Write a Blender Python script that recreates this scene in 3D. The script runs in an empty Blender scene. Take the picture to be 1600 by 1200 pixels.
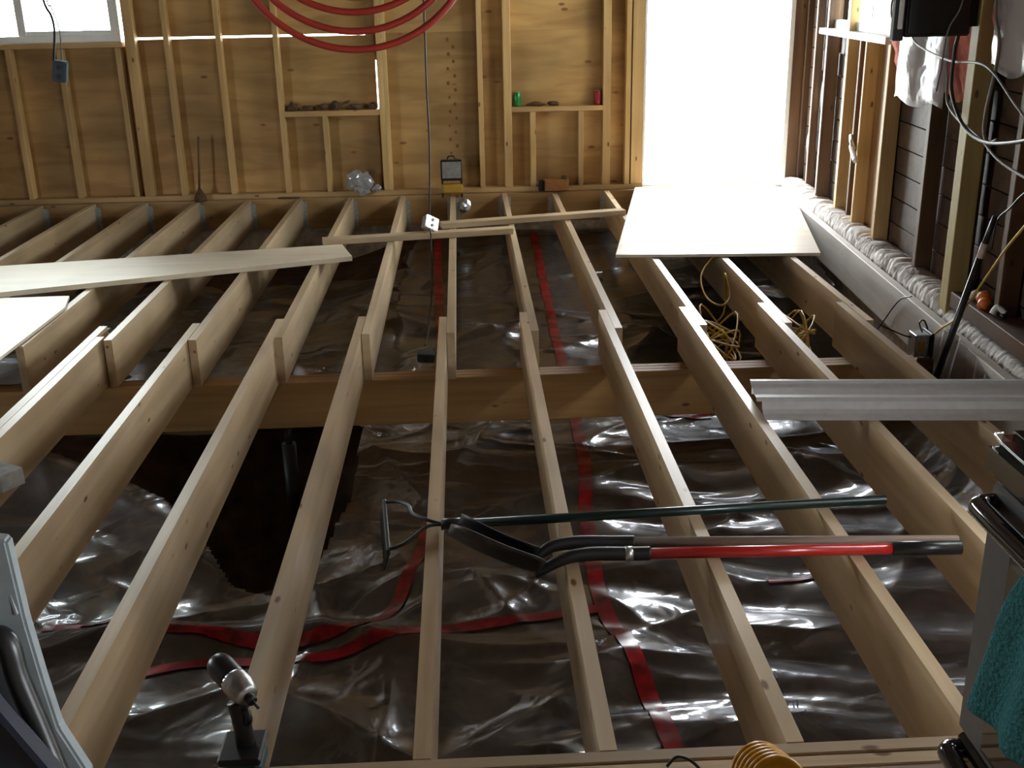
import bpy, bmesh, math, random
import numpy as np
from mathutils import Vector, Matrix

random.seed(7)
SC = bpy.context.scene
COL = SC.collection

# ------------------------------------------------------------------ camera
def set_camera():
    p, y, r = map(math.radians, (20.0, 2.2, -1.136))
    fw = Vector((math.sin(y)*math.cos(p), math.cos(y)*math.cos(p), -math.sin(p)))
    rt = Vector((math.cos(y), -math.sin(y), 0)); up = rt.cross(fw)
    rt, up = math.cos(r)*rt + math.sin(r)*up, -math.sin(r)*rt + math.cos(r)*up
    cd = bpy.data.cameras.new('camera'); co = bpy.data.objects.new('camera', cd); COL.objects.link(co)
    m = Matrix((rt, up, -fw)).transposed().to_4x4(); m.translation = Vector((.14, 0, 1.546))
    co.matrix_world = m
    cd.sensor_width = 36; cd.lens = 1705/1600*36; cd.clip_start = .05
    SC.camera = co
set_camera()

# ------------------------------------------------------------------ light
SKY = 22.0
w = bpy.data.worlds.new('sky'); SC.world = w; w.use_nodes = True
bg = w.node_tree.nodes['Background']
bg.inputs[0].default_value = (.93, .97, 1.0, 1); bg.inputs[1].default_value = SKY

def portal(name, loc, rot, sx, sy):
    l = bpy.data.lights.new(name, 'AREA'); l.shape = 'RECTANGLE'; l.size = sx; l.size_y = sy
    l.cycles.is_portal = True
    o = bpy.data.objects.new(name, l); COL.objects.link(o)
    o.location = loc; o.rotation_euler = rot
R90 = math.pi/2
portal('doorway_daylight', (2.13, 8.95, 1.02), (-R90, 0, 0), 1.14, 2.0)          # door, faces -y
portal('end_window_daylight', (-3.2, 8.90, 1.75), (-R90, 0, 0), 1.5, 1.0)           # window in the end wall
portal('side_window_daylight', (2.83, 7.25, 1.66), (0, R90, math.radians(-3.8)), .88, 1.4)  # window in the side wall, faces -x
portal('opening_left_offscreen', (-4.46, 4.625, .70), (0, -R90, 0), 1.4, .75)            # wide opening in the left wall, faces +x
portal('kitchen_fill_offscreen', (3.06, .3, 1.5), (0, R90, 0), 1.0, 1.6)             # unseen opening on the right, added as fill for the near joists, faces -x

vs = SC.view_settings
vs.view_transform = 'Standard'; vs.look = 'None'; vs.gamma = 1; vs.use_curve_mapping = False
vs.exposure = 0.25

# ------------------------------------------------------------------ materials
def nt(name):
    m = bpy.data.materials.new(name); m.use_nodes = True
    t = m.node_tree; b = t.nodes['Principled BSDF']
    return m, t, b
def simple(name, col, rough=.6, metal=0, coat=0, noise=.12, scale=30, bump=0, spec=.5):
    m, t, b = nt(name)
    tc = t.nodes.new('ShaderNodeTexCoord'); n = t.nodes.new('ShaderNodeTexNoise')
    n.inputs['Scale'].default_value = scale; n.inputs['Detail'].default_value = 4
    t.links.new(tc.outputs['Object'], n.inputs['Vector'])
    r = t.nodes.new('ShaderNodeValToRGB')
    r.color_ramp.elements[0].position = .3; r.color_ramp.elements[1].position = .7
    r.color_ramp.elements[0].color = tuple(c*(1-noise) for c in col)+(1,)
    r.color_ramp.elements[1].color = tuple(min(1, c*(1+noise)) for c in col)+(1,)
    t.links.new(n.outputs['Fac'], r.inputs[0]); t.links.new(r.outputs[0], b.inputs['Base Color'])
    b.inputs['Roughness'].default_value = rough; b.inputs['Metallic'].default_value = metal
    b.inputs['Coat Weight'].default_value = coat; b.inputs['Specular IOR Level'].default_value = spec
    if bump:
        bp = t.nodes.new('ShaderNodeBump'); bp.inputs['Strength'].default_value = bump; bp.inputs['Distance'].default_value = .01
        t.links.new(n.outputs['Fac'], bp.inputs['Height']); t.links.new(bp.outputs[0], b.inputs['Normal'])
    return m
def wood(name, light, dark, axis='Y', knot=(.16, .07, .03), rough=.62, across=16., along=.9, knot_size=.115, kscale=1.35, blotch=.25, contrast=(.32, .72), spec=.5):
    m, t, b = nt(name); N = t.nodes.new; L = t.links.new
    tc = N('ShaderNodeTexCoord'); oi = N('ShaderNodeObjectInfo')
    ad = N('ShaderNodeVectorMath'); ad.operation = 'MULTIPLY_ADD'
    L(oi.outputs['Random'], ad.inputs[0]); ad.inputs[1].default_value = (13.7, 9.1, 17.3); L(tc.outputs['Object'], ad.inputs[2])
    sc = [across]*3; sc['XYZ'.index(axis)] = along
    mp = N('ShaderNodeMapping'); mp.inputs['Scale'].default_value = sc; L(ad.outputs[0], mp.inputs['Vector'])
    n = N('ShaderNodeTexNoise'); n.inputs['Scale'].default_value = 1; n.inputs['Detail'].default_value = 7
    n.inputs['Distortion'].default_value = .6; L(mp.outputs[0], n.inputs['Vector'])
    r = N('ShaderNodeValToRGB'); r.color_ramp.elements[0].position = contrast[0]; r.color_ramp.elements[1].position = contrast[1]
    r.color_ramp.elements[0].color = dark+(1,); r.color_ramp.elements[1].color = light+(1,); L(n.outputs['Fac'], r.inputs[0])
    # broad tonal drift from piece to piece and along it
    n2 = N('ShaderNodeTexNoise'); n2.inputs['Scale'].default_value = 1.7; n2.inputs['Detail'].default_value = 2; L(ad.outputs[0], n2.inputs['Vector'])
    mr = N('ShaderNodeMapRange'); mr.inputs[1].default_value = .3; mr.inputs[2].default_value = .7
    mr.inputs[3].default_value = 1-blotch; mr.inputs[4].default_value = 1+blotch*.4; L(n2.outputs['Fac'], mr.inputs[0])
    mu = N('ShaderNodeMix'); mu.data_type = 'RGBA'; mu.blend_type = 'MULTIPLY'; mu.inputs[0].default_value = 1
    pr = N('ShaderNodeMapRange'); pr.inputs[3].default_value = .84; pr.inputs[4].default_value = 1.08; L(oi.outputs['Random'], pr.inputs[0])
    mm = N('ShaderNodeMath'); mm.operation = 'MULTIPLY'; L(mr.outputs[0], mm.inputs[0]); L(pr.outputs[0], mm.inputs[1])
    L(r.outputs[0], mu.inputs[6]); L(mm.outputs[0], mu.inputs[7])
    ks = [8.*kscale]*3; ks['XYZ'.index(axis)] = 3.4*kscale
    mk = N('ShaderNodeMapping'); mk.inputs['Scale'].default_value = ks; L(ad.outputs[0], mk.inputs['Vector'])
    v = N('ShaderNodeTexVoronoi'); v.inputs['Scale'].default_value = 1; L(mk.outputs[0], v.inputs['Vector'])
    kr = N('ShaderNodeMapRange'); kr.inputs[1].default_value = knot_size*.55; kr.inputs[2].default_value = knot_size
    kr.inputs[3].default_value = 1; kr.inputs[4].default_value = 0; L(v.outputs['Distance'], kr.inputs[0])
    mx = N('ShaderNodeMix'); mx.data_type = 'RGBA'; L(kr.outputs[0], mx.inputs[0]); L(mu.outputs[2], mx.inputs[6]); mx.inputs[7].default_value = knot+(1,)
    L(mx.outputs[2], b.inputs['Base Color']); b.inputs['Roughness'].default_value = rough
    b.inputs['Specular IOR Level'].default_value = spec
    bp = N('ShaderNodeBump'); bp.inputs['Strength'].default_value = .25; bp.inputs['Distance'].default_value = .003
    L(n.outputs['Fac'], bp.inputs['Height']); L(bp.outputs[0], b.inputs['Normal'])
    return m
SPF_L, SPF_D = (.66, .52, .34), (.49, .35, .20)
LUM = {a: wood('spruce_lumber_'+a.lower(), SPF_L, SPF_D, a, rough=.38) for a in 'XYZ'}
STUD = wood('stud_lumber', (.66, .45, .19), (.50, .30, .11), 'Z')
PLATE = wood('plate_lumber', (.62, .42, .19), (.45, .27, .10), 'X')
RIM = wood('rim_lumber', (.54, .33, .13), (.36, .20, .07), 'X', knot_size=.12)
PLY = wood('fir_plywood', (.55, .335, .12), (.41, .225, .068), 'X', across=9, along=1.6, knot=(.22, .09, .03), knot_size=.12, kscale=1.0, blotch=.38, contrast=(.38, .62))
PLYW = wood('pale_plywood', (.80, .74, .62), (.70, .62, .48), 'X', across=10, along=1.2, knot_size=.05, blotch=.1, rough=.38)
OLD = wood('old_board_wood', (.11, .058, .028), (.045, .022, .012), 'X', across=14, knot=(.03, .015, .01), blotch=.5)
OLDS = wood('old_stud_wood', (.19, .10, .045), (.09, .045, .022), 'Z', knot=(.05, .02, .01), blotch=.4)
ORNG = wood('orange_board_wood', (.42, .21, .06), (.27, .125, .035), 'Z', blotch=.2)
CREAM = wood('pale_stud_wood', (.85, .77, .60), (.70, .60, .42), 'Z', blotch=.12, knot_size=.05)
POST = wood('yellow_green_post_wood', (.50, .40, .17), (.36, .28, .10), 'Z', blotch=.2)
OLDP = wood('dark_sill_wood', (.16, .085, .045), (.08, .04, .02), 'Y', blotch=.4)
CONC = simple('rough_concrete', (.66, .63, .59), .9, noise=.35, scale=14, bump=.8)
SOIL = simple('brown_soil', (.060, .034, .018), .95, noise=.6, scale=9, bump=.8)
GRASS = simple('pale_yard_ground', (.62, .66, .58), .9, noise=.2, scale=1.5)
WHITE = simple('white_vinyl', (.80, .82, .80), .35, noise=.03)
GREYP = simple('pale_grey_plastic', (.24, .27, .28), .4, noise=.08)
GALV = simple('galvanised_steel', (.55, .57, .58), .35, metal=.9, noise=.25, scale=60)
STEEL = simple('worn_grey_steel', (.07, .066, .064), .45, metal=.6, noise=.4, scale=25)
BLACK = simple('black_plastic', (.012, .012, .013), .35, noise=.2)
BLACKG = simple('black_gloss_enamel', (.006, .006, .007), .08, coat=1, noise=.1)
IRON = simple('black_steel', (.010, .010, .011), .5, metal=.0, noise=.3)
GREEN = simple('dark_green_enamel', (.004, .018, .016), .35, coat=.2, noise=.1)
REDH = simple('red_fibreglass', (.42, .018, .015), .32, coat=.4, noise=.08)
BROWNH = wood('worn_ash_handle', (.27, .19, .14), (.14, .09, .065), 'X', knot_size=.03)
PEX = simple('red_pex', (.36, .035, .022), .38, noise=.06)
TAPE = simple('red_sheathing_tape', (.22, .005, .010), .28, noise=.75, scale=16)
INK = simple('dark_print', (.02, .02, .025), .5)
YEL = simple('yellow_cable', (.55, .36, .03), .5, noise=.1)
YELP = simple('amber_yellow_plastic', (.62, .30, .012), .35, noise=.08)
ORA = simple('orange_plastic', (.65, .16, .03), .45, noise=.1)
OCH = simple('ochre_plastic', (.42, .23, .03), .5, noise=.1)
GCAB = simple('grey_cable', (.20, .18, .17), .5, noise=.1)
BCAB = simple('black_cable', (.015, .015, .017), .4, noise=.1)
DCAB = simple('dark_brown_cable', (.022, .013, .010), .5, noise=.1)
BLUEB = simple('slate_blue_plastic', (.055, .085, .11), .5, noise=.1)
NAVY = simple('navy_plastic', (.004, .006, .020), .4, noise=.1)
TEAL = simple('teal_terry_cloth', (.035, .20, .22), .95, noise=.3, scale=140, bump=1.0)
SILV = simple('satin_silver_enamel', (.17, .17, .175), .38, metal=.5, noise=.05)
FIBER = simple('pink_fibreglass', (.62, .20, .16), .95, noise=.25, scale=18, bump=.9)
PLSTR = simple('grey_plaster', (.50, .48, .44), .9, noise=.1)
PAINT = simple('cream_wall_paint', (.40, .37, .32), .8, noise=.05)
KFLOOR = wood('kitchen_plank', (.40, .27, .16), (.26, .16, .09), 'X')
PAPER = simple('tan_cardboard', (.40, .21, .08), .8, noise=.15)
BARK = simple('brown_debris', (.10, .055, .025), .95, noise=.5, scale=40, bump=.8)
GCAN = simple('green_can_print', (.02, .22, .06), .3, metal=.4, noise=.3)
RCAN = simple('red_can_print', (.32, .03, .04), .3, metal=.4, noise=.3)
LENS = simple('grey_lamp_glass', (.22, .22, .20), .15, coat=.6, noise=.2)
RUST = simple('rust_stain', (.20, .085, .025), .9, noise=.3)
CHIPB = simple('copper_brown_box', (.30, .13, .035), .6, noise=.15)

def plastic(name, clear=.62, milk=(.34, .33, .35), ior=1.75, rough=.07, wr=0.0, tint=(.80, .76, .74)):
    m, t, b = nt(name); N = t.nodes.new; L = t.links.new
    t.nodes.remove(b); out = t.nodes['Material Output']
    tr = N('ShaderNodeBsdfTransparent'); tr.inputs[0].default_value = tint+(1,)
    df = N('ShaderNodeBsdfDiffuse'); df.inputs[0].default_value = milk+(1,)
    gl = N('ShaderNodeBsdfGlossy'); gl.inputs['Roughness'].default_value = rough; gl.inputs[0].default_value = (.95, .96, 1, 1)
    m1 = N('ShaderNodeMixShader'); m1.inputs[0].default_value = 1-clear; L(tr.outputs[0], m1.inputs[1]); L(df.outputs[0], m1.inputs[2])
    fr = N('ShaderNodeFresnel'); fr.inputs[0].default_value = ior
    g2 = N('ShaderNodeBsdfGlossy'); g2.inputs['Roughness'].default_value = min(.6, rough*2.6); g2.inputs[0].default_value = (.95, .96, 1, 1)
    mg = N('ShaderNodeMixShader'); mg.inputs[0].default_value = .5 if wr else 0; L(gl.outputs[0], mg.inputs[1]); L(g2.outputs[0], mg.inputs[2])
    m2 = N('ShaderNodeMixShader'); L(fr.outputs[0], m2.inputs[0]); L(m1.outputs[0], m2.inputs[1]); L(mg.outputs[0], m2.inputs[2])
    if wr:
        tc = N('ShaderNodeTexCoord'); n = N('ShaderNodeTexNoise'); n.inputs['Scale'].default_value = 5; n.inputs['Detail'].default_value = 1.5
        n.inputs['Distortion'].default_value = 1.5
        L(tc.outputs['Object'], n.inputs['Vector'])
        bp = N('ShaderNodeBump'); bp.inputs['Strength'].default_value = wr; bp.inputs['Distance'].default_value = .02
        L(n.outputs['Fac'], bp.inputs['Height'])
        for q in (fr, gl, g2, df): L(bp.outputs[0], q.inputs['Normal'])
    L(m2.outputs[0], out.inputs[0])
    return m
POLY = plastic('clear_poly_sheet', clear=.90, milk=(.30, .26, .24), wr=.35, rough=.11, ior=2.1, tint=(.86, .80, .76))
BAG = plastic('crumpled_clear_bag', clear=.45, milk=(.5, .5, .5), ior=1.6, rough=.12)
WRAP = plastic('milky_poly_wrap', clear=.70, milk=(.50, .44, .44), ior=1.28, rough=.22, wr=.4)
GLASS = plastic('window_glass', clear=1.0, ior=1.45, rough=.01, tint=(.96, .99, .97))

# ------------------------------------------------------------------ builders
def link(name, me, mat, parent=None, loc=None):
    o = bpy.data.objects.new(name, me); COL.objects.link(o)
    if mat and not me.materials: me.materials.append(mat)
    if loc is not None: o.location = loc
    if parent is not None:
        o.parent = parent; o.matrix_parent_inverse = Matrix.Translation(-Vector(parent.location)) if not any(parent.rotation_euler) else parent_world(parent).inverted()
    return o
def parent_world(p):
    m = Matrix.LocRotScale(p.location, p.rotation_euler, None)
    return m if p.parent is None else m
def tag(o, label, cat, group=None, kind=None):
    if label: o['label'] = label
    if cat: o['category'] = cat
    if group: o['group'] = group
    if kind: o['kind'] = kind
    return o
def struct(o, label=None):
    o['kind'] = 'structure'
    if label: o['label'] = label
    return o
def thing(name, loc, label, cat, group=None):
    o = bpy.data.objects.new(name, None); COL.objects.link(o); o.location = loc; o.empty_display_size = .1
    return tag(o, label, cat, group)
def smooth(me): me.polygons.foreach_set('use_smooth', [True]*len(me.polygons)); me.update()
def from_bm(name, bm, sm=False):
    me = bpy.data.meshes.new(name); bm.to_mesh(me); bm.free()
    if sm: smooth(me)
    return me
def boxmesh(name, sx, sy, sz, bev=.003):
    bm = bmesh.new(); bmesh.ops.create_cube(bm, size=1); bmesh.ops.scale(bm, vec=(sx, sy, sz), verts=bm.verts)
    if bev: bmesh.ops.bevel(bm, geom=bm.edges[:], offset=min(bev, .3*min(sx, sy, sz)), segments=1, affect='EDGES')
    return from_bm(name, bm)
def box(name, x0, x1, y0, y1, z0, z1, mat, parent=None, bev=.003):
    return link(name, boxmesh(name, x1-x0, y1-y0, z1-z0, bev), mat, parent, ((x0+x1)/2, (y0+y1)/2, (z0+z1)/2))
def board(name, p0, p1, wd, ht, mat, parent=None, bev=.003, axis='X', up=(0, 0, 1)):
    """a stick from p0 to p1 (centres of its end faces); its length lies along the local axis"""
    p0, p1 = Vector(p0), Vector(p1); d = p1-p0; L = d.length; d.normalize()
    u = Vector(up); s = u.cross(d)
    if s.length < 1e-4: s = Vector((1, 0, 0)).cross(d)
    s.normalize(); u = d.cross(s)
    dims = {'X': (L, wd, ht), 'Y': (wd, L, ht), 'Z': (wd, ht, L)}[axis]
    me = boxmesh(name, *dims, bev)
    cols = {'X': (d, s, u), 'Y': (-s, d, u), 'Z': (s, u, d)}[axis]
    if axis == 'Z': cols = (u, s, d) if u.cross(s).dot(d) > 0 else (s, u, d)
    o = link(name, me, mat); m = Matrix(cols).transposed().to_4x4(); m.translation = (p0+p1)/2
    o.matrix_world = m
    if parent is not None:
        o.parent = parent; o.matrix_parent_inverse = parent_world(parent).inverted()
    return o
def poly_prism(name, pts, z0, z1, mat, parent=None, loc=None):
    bm = bmesh.new(); lo = [bm.verts.new((x, y, z0)) for x, y in pts]; hi = [bm.verts.new((x, y, z1)) for x, y in pts]
    n = len(pts); bm.faces.new(hi); bm.faces.new(lo[::-1])
    for i in range(n): bm.faces.new((lo[i], lo[(i+1) % n], hi[(i+1) % n], hi[i]))
    bmesh.ops.recalc_face_normals(bm, faces=bm.faces)
    return link(name, from_bm(name, bm), mat, parent, loc)
def crom(pts, n=8, closed=False):
    P = [Vector(p) for p in pts]
    if len(P) < 3: return P
    out = []; N = len(P)
    for i in range(N-1):
        a, b, c, d = P[max(i-1, 0)], P[i], P[i+1], P[min(i+2, N-1)]
        for k in range(n):
            t = k/n
            out.append(.5*((2*b)+(c-a)*t+(2*a-5*b+4*c-d)*t*t+(3*b-a-3*c+d)*t**3))
    out.append(P[-1]); return out
def tubemesh(name, pts, r, seg=8, sm=True, curve=8, caps=True):
    P = crom(pts, curve) if curve else [Vector(p) for p in pts]
    rs = r if hasattr(r, '__len__') else None
    bm = bmesh.new(); rings = []; ref = None
    for i, p in enumerate(P):
        d = (P[min(i+1, len(P)-1)]-P[max(i-1, 0)]).normalized()
        if ref is None: ref = Vector((0, 0, 1)) if abs(d.z) < .9 else Vector((1, 0, 0))
        a = (ref-d*ref.dot(d)).normalized(); ref = a; b = d.cross(a)
        rr = r if rs is None else float(np.interp(i/(len(P)-1), np.linspace(0, 1, len(rs)), rs))
        rings.append([bm.verts.new(p+rr*(math.cos(t)*a+math.sin(t)*b)) for t in [2*math.pi*k/seg for k in range(seg)]])
    for i in range(len(rings)-1):
        for k in range(seg): bm.faces.new((rings[i][k], rings[i][(k+1) % seg], rings[i+1][(k+1) % seg], rings[i+1][k]))
    if caps: bm.faces.new(rings[0][::-1]); bm.faces.new(rings[-1])
    bmesh.ops.recalc_face_normals(bm, faces=bm.faces)
    return from_bm(name, bm, sm)
def tube(name, pts, r, mat, parent=None, seg=8, curve=8):
    """tube whose origin sits at its first point"""
    o0 = Vector(pts[0]); me = tubemesh(name, [Vector(p)-o0 for p in pts], r, seg, True, curve)
    return link(name, me, mat, parent, o0)
def lathe(name, prof, mat, parent=None, loc=(0, 0, 0), seg=24, rot=None):
    bm = bmesh.new(); rings = [[bm.verts.new((r*math.cos(2*math.pi*k/seg), r*math.sin(2*math.pi*k/seg), z)) for k in range(seg)] for r, z in prof]
    for i in range(len(rings)-1):
        for k in range(seg): bm.faces.new((rings[i][k], rings[i][(k+1) % seg], rings[i+1][(k+1) % seg], rings[i+1][k]))
    bm.faces.new(rings[0][::-1]); bm.faces.new(rings[-1])
    bmesh.ops.recalc_face_normals(bm, faces=bm.faces)
    me = from_bm(name, bm, True)
    o = link(name, me, mat, None, loc)
    if rot is not None: o.rotation_euler = rot
    if parent is not None: o.parent = parent; o.matrix_parent_inverse = parent_world(parent).inverted()
    return o
def gridmesh(name, X, Y, Z, keep=None, sm=True):
    ny, nx = X.shape; co = np.stack([X, Y, Z], -1).reshape(-1, 3)
    i = np.arange(ny-1)[:, None]*nx+np.arange(nx-1)[None, :]
    f = np.stack([i, i+1, i+nx+1, i+nx], -1).reshape(-1, 4)
    if keep is not None: f = f[keep[:-1, :-1].reshape(-1)]
    me = bpy.data.meshes.new(name); me.vertices.add(len(co)); me.vertices.foreach_set('co', co.reshape(-1).astype(np.float32))
    me.loops.add(len(f)*4); me.loops.foreach_set('vertex_index', f.reshape(-1).astype(np.int32))
    me.polygons.add(len(f)); me.polygons.foreach_set('loop_start', (np.arange(len(f))*4).astype(np.int32))
    me.update(calc_edges=True); me.validate()
    if sm: smooth(me)
    return me

# right-hand wall frame: s runs along the wall away from us, t points out through it
RO, RS, RT = Vector((2.5, 4.94, 0)), Vector((.0659, .9978, 0)), Vector((.9978, -.0659, 0))
RANG = math.atan2(-.0659, .9978)
def rw(s, t, z): return RO+RS*s+RT*t+Vector((0, 0, z))
def rbox(name, s0, s1, t0, t1, z0, z1, mat, parent=None, bev=.003):
    me = boxmesh(name, t1-t0, s1-s0, z1-z0, bev)
    o = link(name, me, mat, None, rw((s0+s1)/2, (t0+t1)/2, (z0+z1)/2)); o.rotation_euler = (0, 0, RANG)
    if parent is not None: o.parent = parent; o.matrix_parent_inverse = parent_world(parent).inverted()
    return o

# ================================================================== SETTING
# ---- ground under the joists
def ground(x, y):
    z = np.interp(y, [1.5, 3.0, 5.3, 6.5, 7.5, 8.3, 8.75], [-.58, -.60, -.60, -.56, -.48, -.385, -.335])
    z = z - .16*np.clip((y-6.2)/2.3, 0, 1)*np.clip((-.35-x)/.5, 0, 1)
    z = z + .10*np.clip((x-1.0)/1.3, 0, 1)**2*np.clip((5.6-y)/1.0, 0, 1)
    return z
PIT = np.array([(-2.1, 5.30), (-1.95, 4.86), (-1.55, 4.62), (-1.22, 4.32), (-.98, 3.95), (-.80, 3.66), (-.62, 3.62), (-.50, 3.95), (-.42, 4.5), (-.45, 5.30)])
def in_pit(X, Y):
    ins = np.zeros(X.shape, bool); n = len(PIT)
    for i in range(n):
        x0, y0 = PIT[i]; x1, y1 = PIT[(i+1) % n]
        c = ((y0 > Y) != (y1 > Y)) & (X < (x1-x0)*(Y-y0)/(y1-y0+1e-12)+x0); ins ^= c
    return ins
xs = np.linspace(-4.40, 2.72, 172); ys = np.linspace(1.78, 8.80, 174); GX, GY = np.meshgrid(xs, ys)
dip = .72*np.exp(-(((GX+1.02)/.62)**2+((GY-4.72)/.80)**2)**2)
rs = np.random.RandomState(3)
rough = sum(.006*np.sin(GX*a+GY*b+c) for a, b, c in rs.uniform(-14, 14, (8, 3)))
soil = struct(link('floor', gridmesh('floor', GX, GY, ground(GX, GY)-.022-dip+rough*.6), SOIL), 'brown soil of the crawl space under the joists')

# ---- clear vapour barrier over the soil
xs = np.linspace(-4.3, 2.62, 470); ys = np.linspace(1.93, 8.70, 470); SX, SY = np.meshgrid(xs, ys)
H = np.zeros_like(SX)
rs = np.random.RandomState(11)
def crease(cx, cy, ang, L, A, wd, sharp=True):
    global H
    dx, dy = SX-cx, SY-cy; s = dx*math.cos(ang)+dy*math.sin(ang); d = -dx*math.sin(ang)+dy*math.cos(ang)
    d = d + .12*L*np.sin(s/L*2.1)*.5
    H += A*(np.exp(-np.sqrt((d/wd)**2+.06)) if sharp else np.exp(-(d/wd)**2))*np.exp(-(s/L)**2)
for k in range(150):
    cx, cy = rs.uniform(-4, 2.3), rs.uniform(2.0, 8.4)
    ang = rs.normal(.12, .55) if rs.rand() < .72 else rs.uniform(0, 3.14)
    L = rs.uniform(.15, .75); crease(cx, cy, ang, L, rs.uniform(.010, .034), rs.uniform(.018, .06))
for k in range(60): crease(rs.uniform(-4, 2.3), rs.uniform(2, 8.4), rs.normal(.1, .7), rs.uniform(.2, .6), rs.uniform(-.02, .035), rs.uniform(.07, .18), False)
crease(-.15, 3.30, -.08, .75, .05, .05); crease(.55, 3.05, -.15, .5, .04, .05); crease(1.0, 3.9, .2, .5, .05, .08)
crease(.45, 4.35, .5, .45, .06, .06); crease(-.9, 3.35, .1, .6, .05, .06); crease(-.2, 2.75, -.6, .55, .045, .07)
H += sum(.004*np.sin(SX*a+SY*b+c) for a, b, c in rs.uniform(-9, 9, (9, 3)))
for k in range(110): crease(rs.uniform(.2, 2.3), rs.uniform(2.0, 6.8), rs.normal(.0, .6), rs.uniform(.10, .34), rs.uniform(.007, .020), rs.uniform(.014, .03))
for k in range(70): crease(rs.uniform(-1.7, .3), rs.uniform(2.0, 6.8), rs.normal(.2, .8), rs.uniform(.10, .34), rs.uniform(.007, .020), rs.uniform(.014, .03))
und = np.clip((SX-.35)/.5, 0, 1)*np.clip((5.2-SY)/.6, 0, 1)
H += und*(.015*np.sin(2*np.pi*(SY*3.0+.35*np.sin(2.7*SX+SY))+SX*2.2)+.008*np.sin(2*np.pi*(SY*1.7-.4*SX)+1.3)+.014)
LEDGE = 2.5-.128+.0660*(SY-4.94)                               # inner face of the ledger
ef = np.clip((SX-(LEDGE-.27))/.26, 0, 1)
H *= 1-.85*ef
edge = ef**1.5*.25                      # turned up against the foundation
edge = edge + np.clip((SY-8.42)/.25, 0, 1)*.05
pit = in_pit(SX, SY) | (SX > LEDGE-.016) | ((SX < -.32+.05*np.sin(SY*9)) & (SY > 8.02+.06*np.sin(SX*5)+.03*np.sin(SX*13)))
# lift of the cut edge round the pit
dmin = np.full(SX.shape, 9.); n = len(PIT)
for i in range(n):
    a = PIT[i]; b = PIT[(i+1) % n]; ab = b-a
    tt = np.clip(((SX-a[0])*ab[0]+(SY-a[1])*ab[1])/(ab@ab), 0, 1)
    dmin = np.minimum(dmin, np.hypot(SX-a[0]-tt*ab[0], SY-a[1]-tt*ab[1]))
lift = np.where(SY < 4.95, .10*np.exp(-(dmin/.16)**2), 0)*np.clip((-SX-.7)/.4, 0, 1)
SZ = ground(SX, SY)+np.clip(H, -.012, .11)+edge+lift
under = np.clip(1-(np.abs(SY-5.07)-.075)/.05, 0, 1)
SZ = SZ-under*np.maximum(SZ+.478, 0)
def sheet_z(x, y):
    j = np.clip(np.searchsorted(xs, x), 0, len(xs)-1); i = np.clip(np.searchsorted(ys, y), 0, len(ys)-1)
    return float(SZ[i, j])
sheet = link('vapour_barrier', gridmesh('vapour_barrier', SX, SY, SZ, ~pit), POLY)
tag(sheet, 'wrinkled clear plastic vapour barrier spread over the soil under the joists', 'plastic sheet')
def tape(pts, wd=.06):
    P = crom([(x, y, 0) for x, y in pts], 14)
    Q = [P[0]]
    for p in P[1:]:
        d = p-Q[-1]; n = max(1, int(d.length/.018))
        base = Q[-1].copy()
        for k in range(1, n+1): Q.append(base+d*k/n)
    bm = bmesh.new(); rows = []
    for i, p in enumerate(Q):
        d = (Q[min(i+1, len(Q)-1)]-Q[max(i-1, 0)]).normalized(); s = Vector((-d.y, d.x, 0))
        rows.append([bm.verts.new((p.x+s.x*o, p.y+s.y*o, sheet_z(p.x+s.x*o, p.y+s.y*o)+.006)) for o in np.linspace(-wd/2, wd/2, 5)])
    for i in range(len(rows)-1):
        for k in range(4): bm.faces.new((rows[i][k], rows[i][k+1], rows[i+1][k+1], rows[i+1][k]))
    bmesh.ops.recalc_face_normals(bm, faces=bm.faces)
    if sum(f.normal.z for f in bm.faces) < 0: bmesh.ops.reverse_faces(bm, faces=bm.faces)
    o = link('seam_tape', from_bm('seam_tape', bm, True), TAPE, sheet); o['label'] = 'red seam tape'
    return o
tape([(.67, 8.60), (.675, 7.6), (.674, 6.0), (.668, 5.3), (.655, 4.7), (.60, 4.1), (.585, 3.55), (.61, 3.29), (.668, 2.95), (.70, 2.66), (.73, 2.3)])
tape([(-.10, 8.55), (-.075, 7.4), (-.045, 6.35), (-.04, 5.9)])
tape([(-.06, 4.25), (-.086, 3.95), (-.129, 3.75), (-.18, 3.50), (-.273, 3.38), (-.423, 3.31), (-.6, 3.30), (-.834, 3.36), (-1.0, 3.37), (-1.43, 3.46)], .05)
tape([(.60, 3.43), (.416, 3.41), (.207, 3.39), (.0, 3.35), (-.221, 3.29), (-.412, 3.21), (-.786, 3.22), (-1.02, 3.14)], .045)
tape([(1.15, 5.30), (1.39, 5.31)], .06)
tape([(1.22, 3.55), (1.41, 3.555)], .05)
# smudged dark maker's print on the film (not legible)
for (px, py, ln) in ((1.02, 2.98, .10), (1.06, 2.93, .07), (1.065, 2.86, .09), (1.09, 2.80, .05), (1.12, 2.72, .05), (1.05, 2.76, .04), (.86, 4.62, .05), (.92, 4.63, .04)):
    bm = bmesh.new()
    for k in range(4):
        a = Vector((px+.016*k-.02, py+ln*(.3*(k % 2)), 0)); b = a+Vector((.006, ln*.55, 0))
        c = [(a.x, a.y), (b.x, a.y), (b.x+.004, b.y), (a.x+.004, b.y)]
        bm.faces.new([bm.verts.new((x, y, sheet_z(x, y)+.005)) for x, y in c])
    link('printed_mark', from_bm('printed_mark', bm), INK, sheet)

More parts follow.
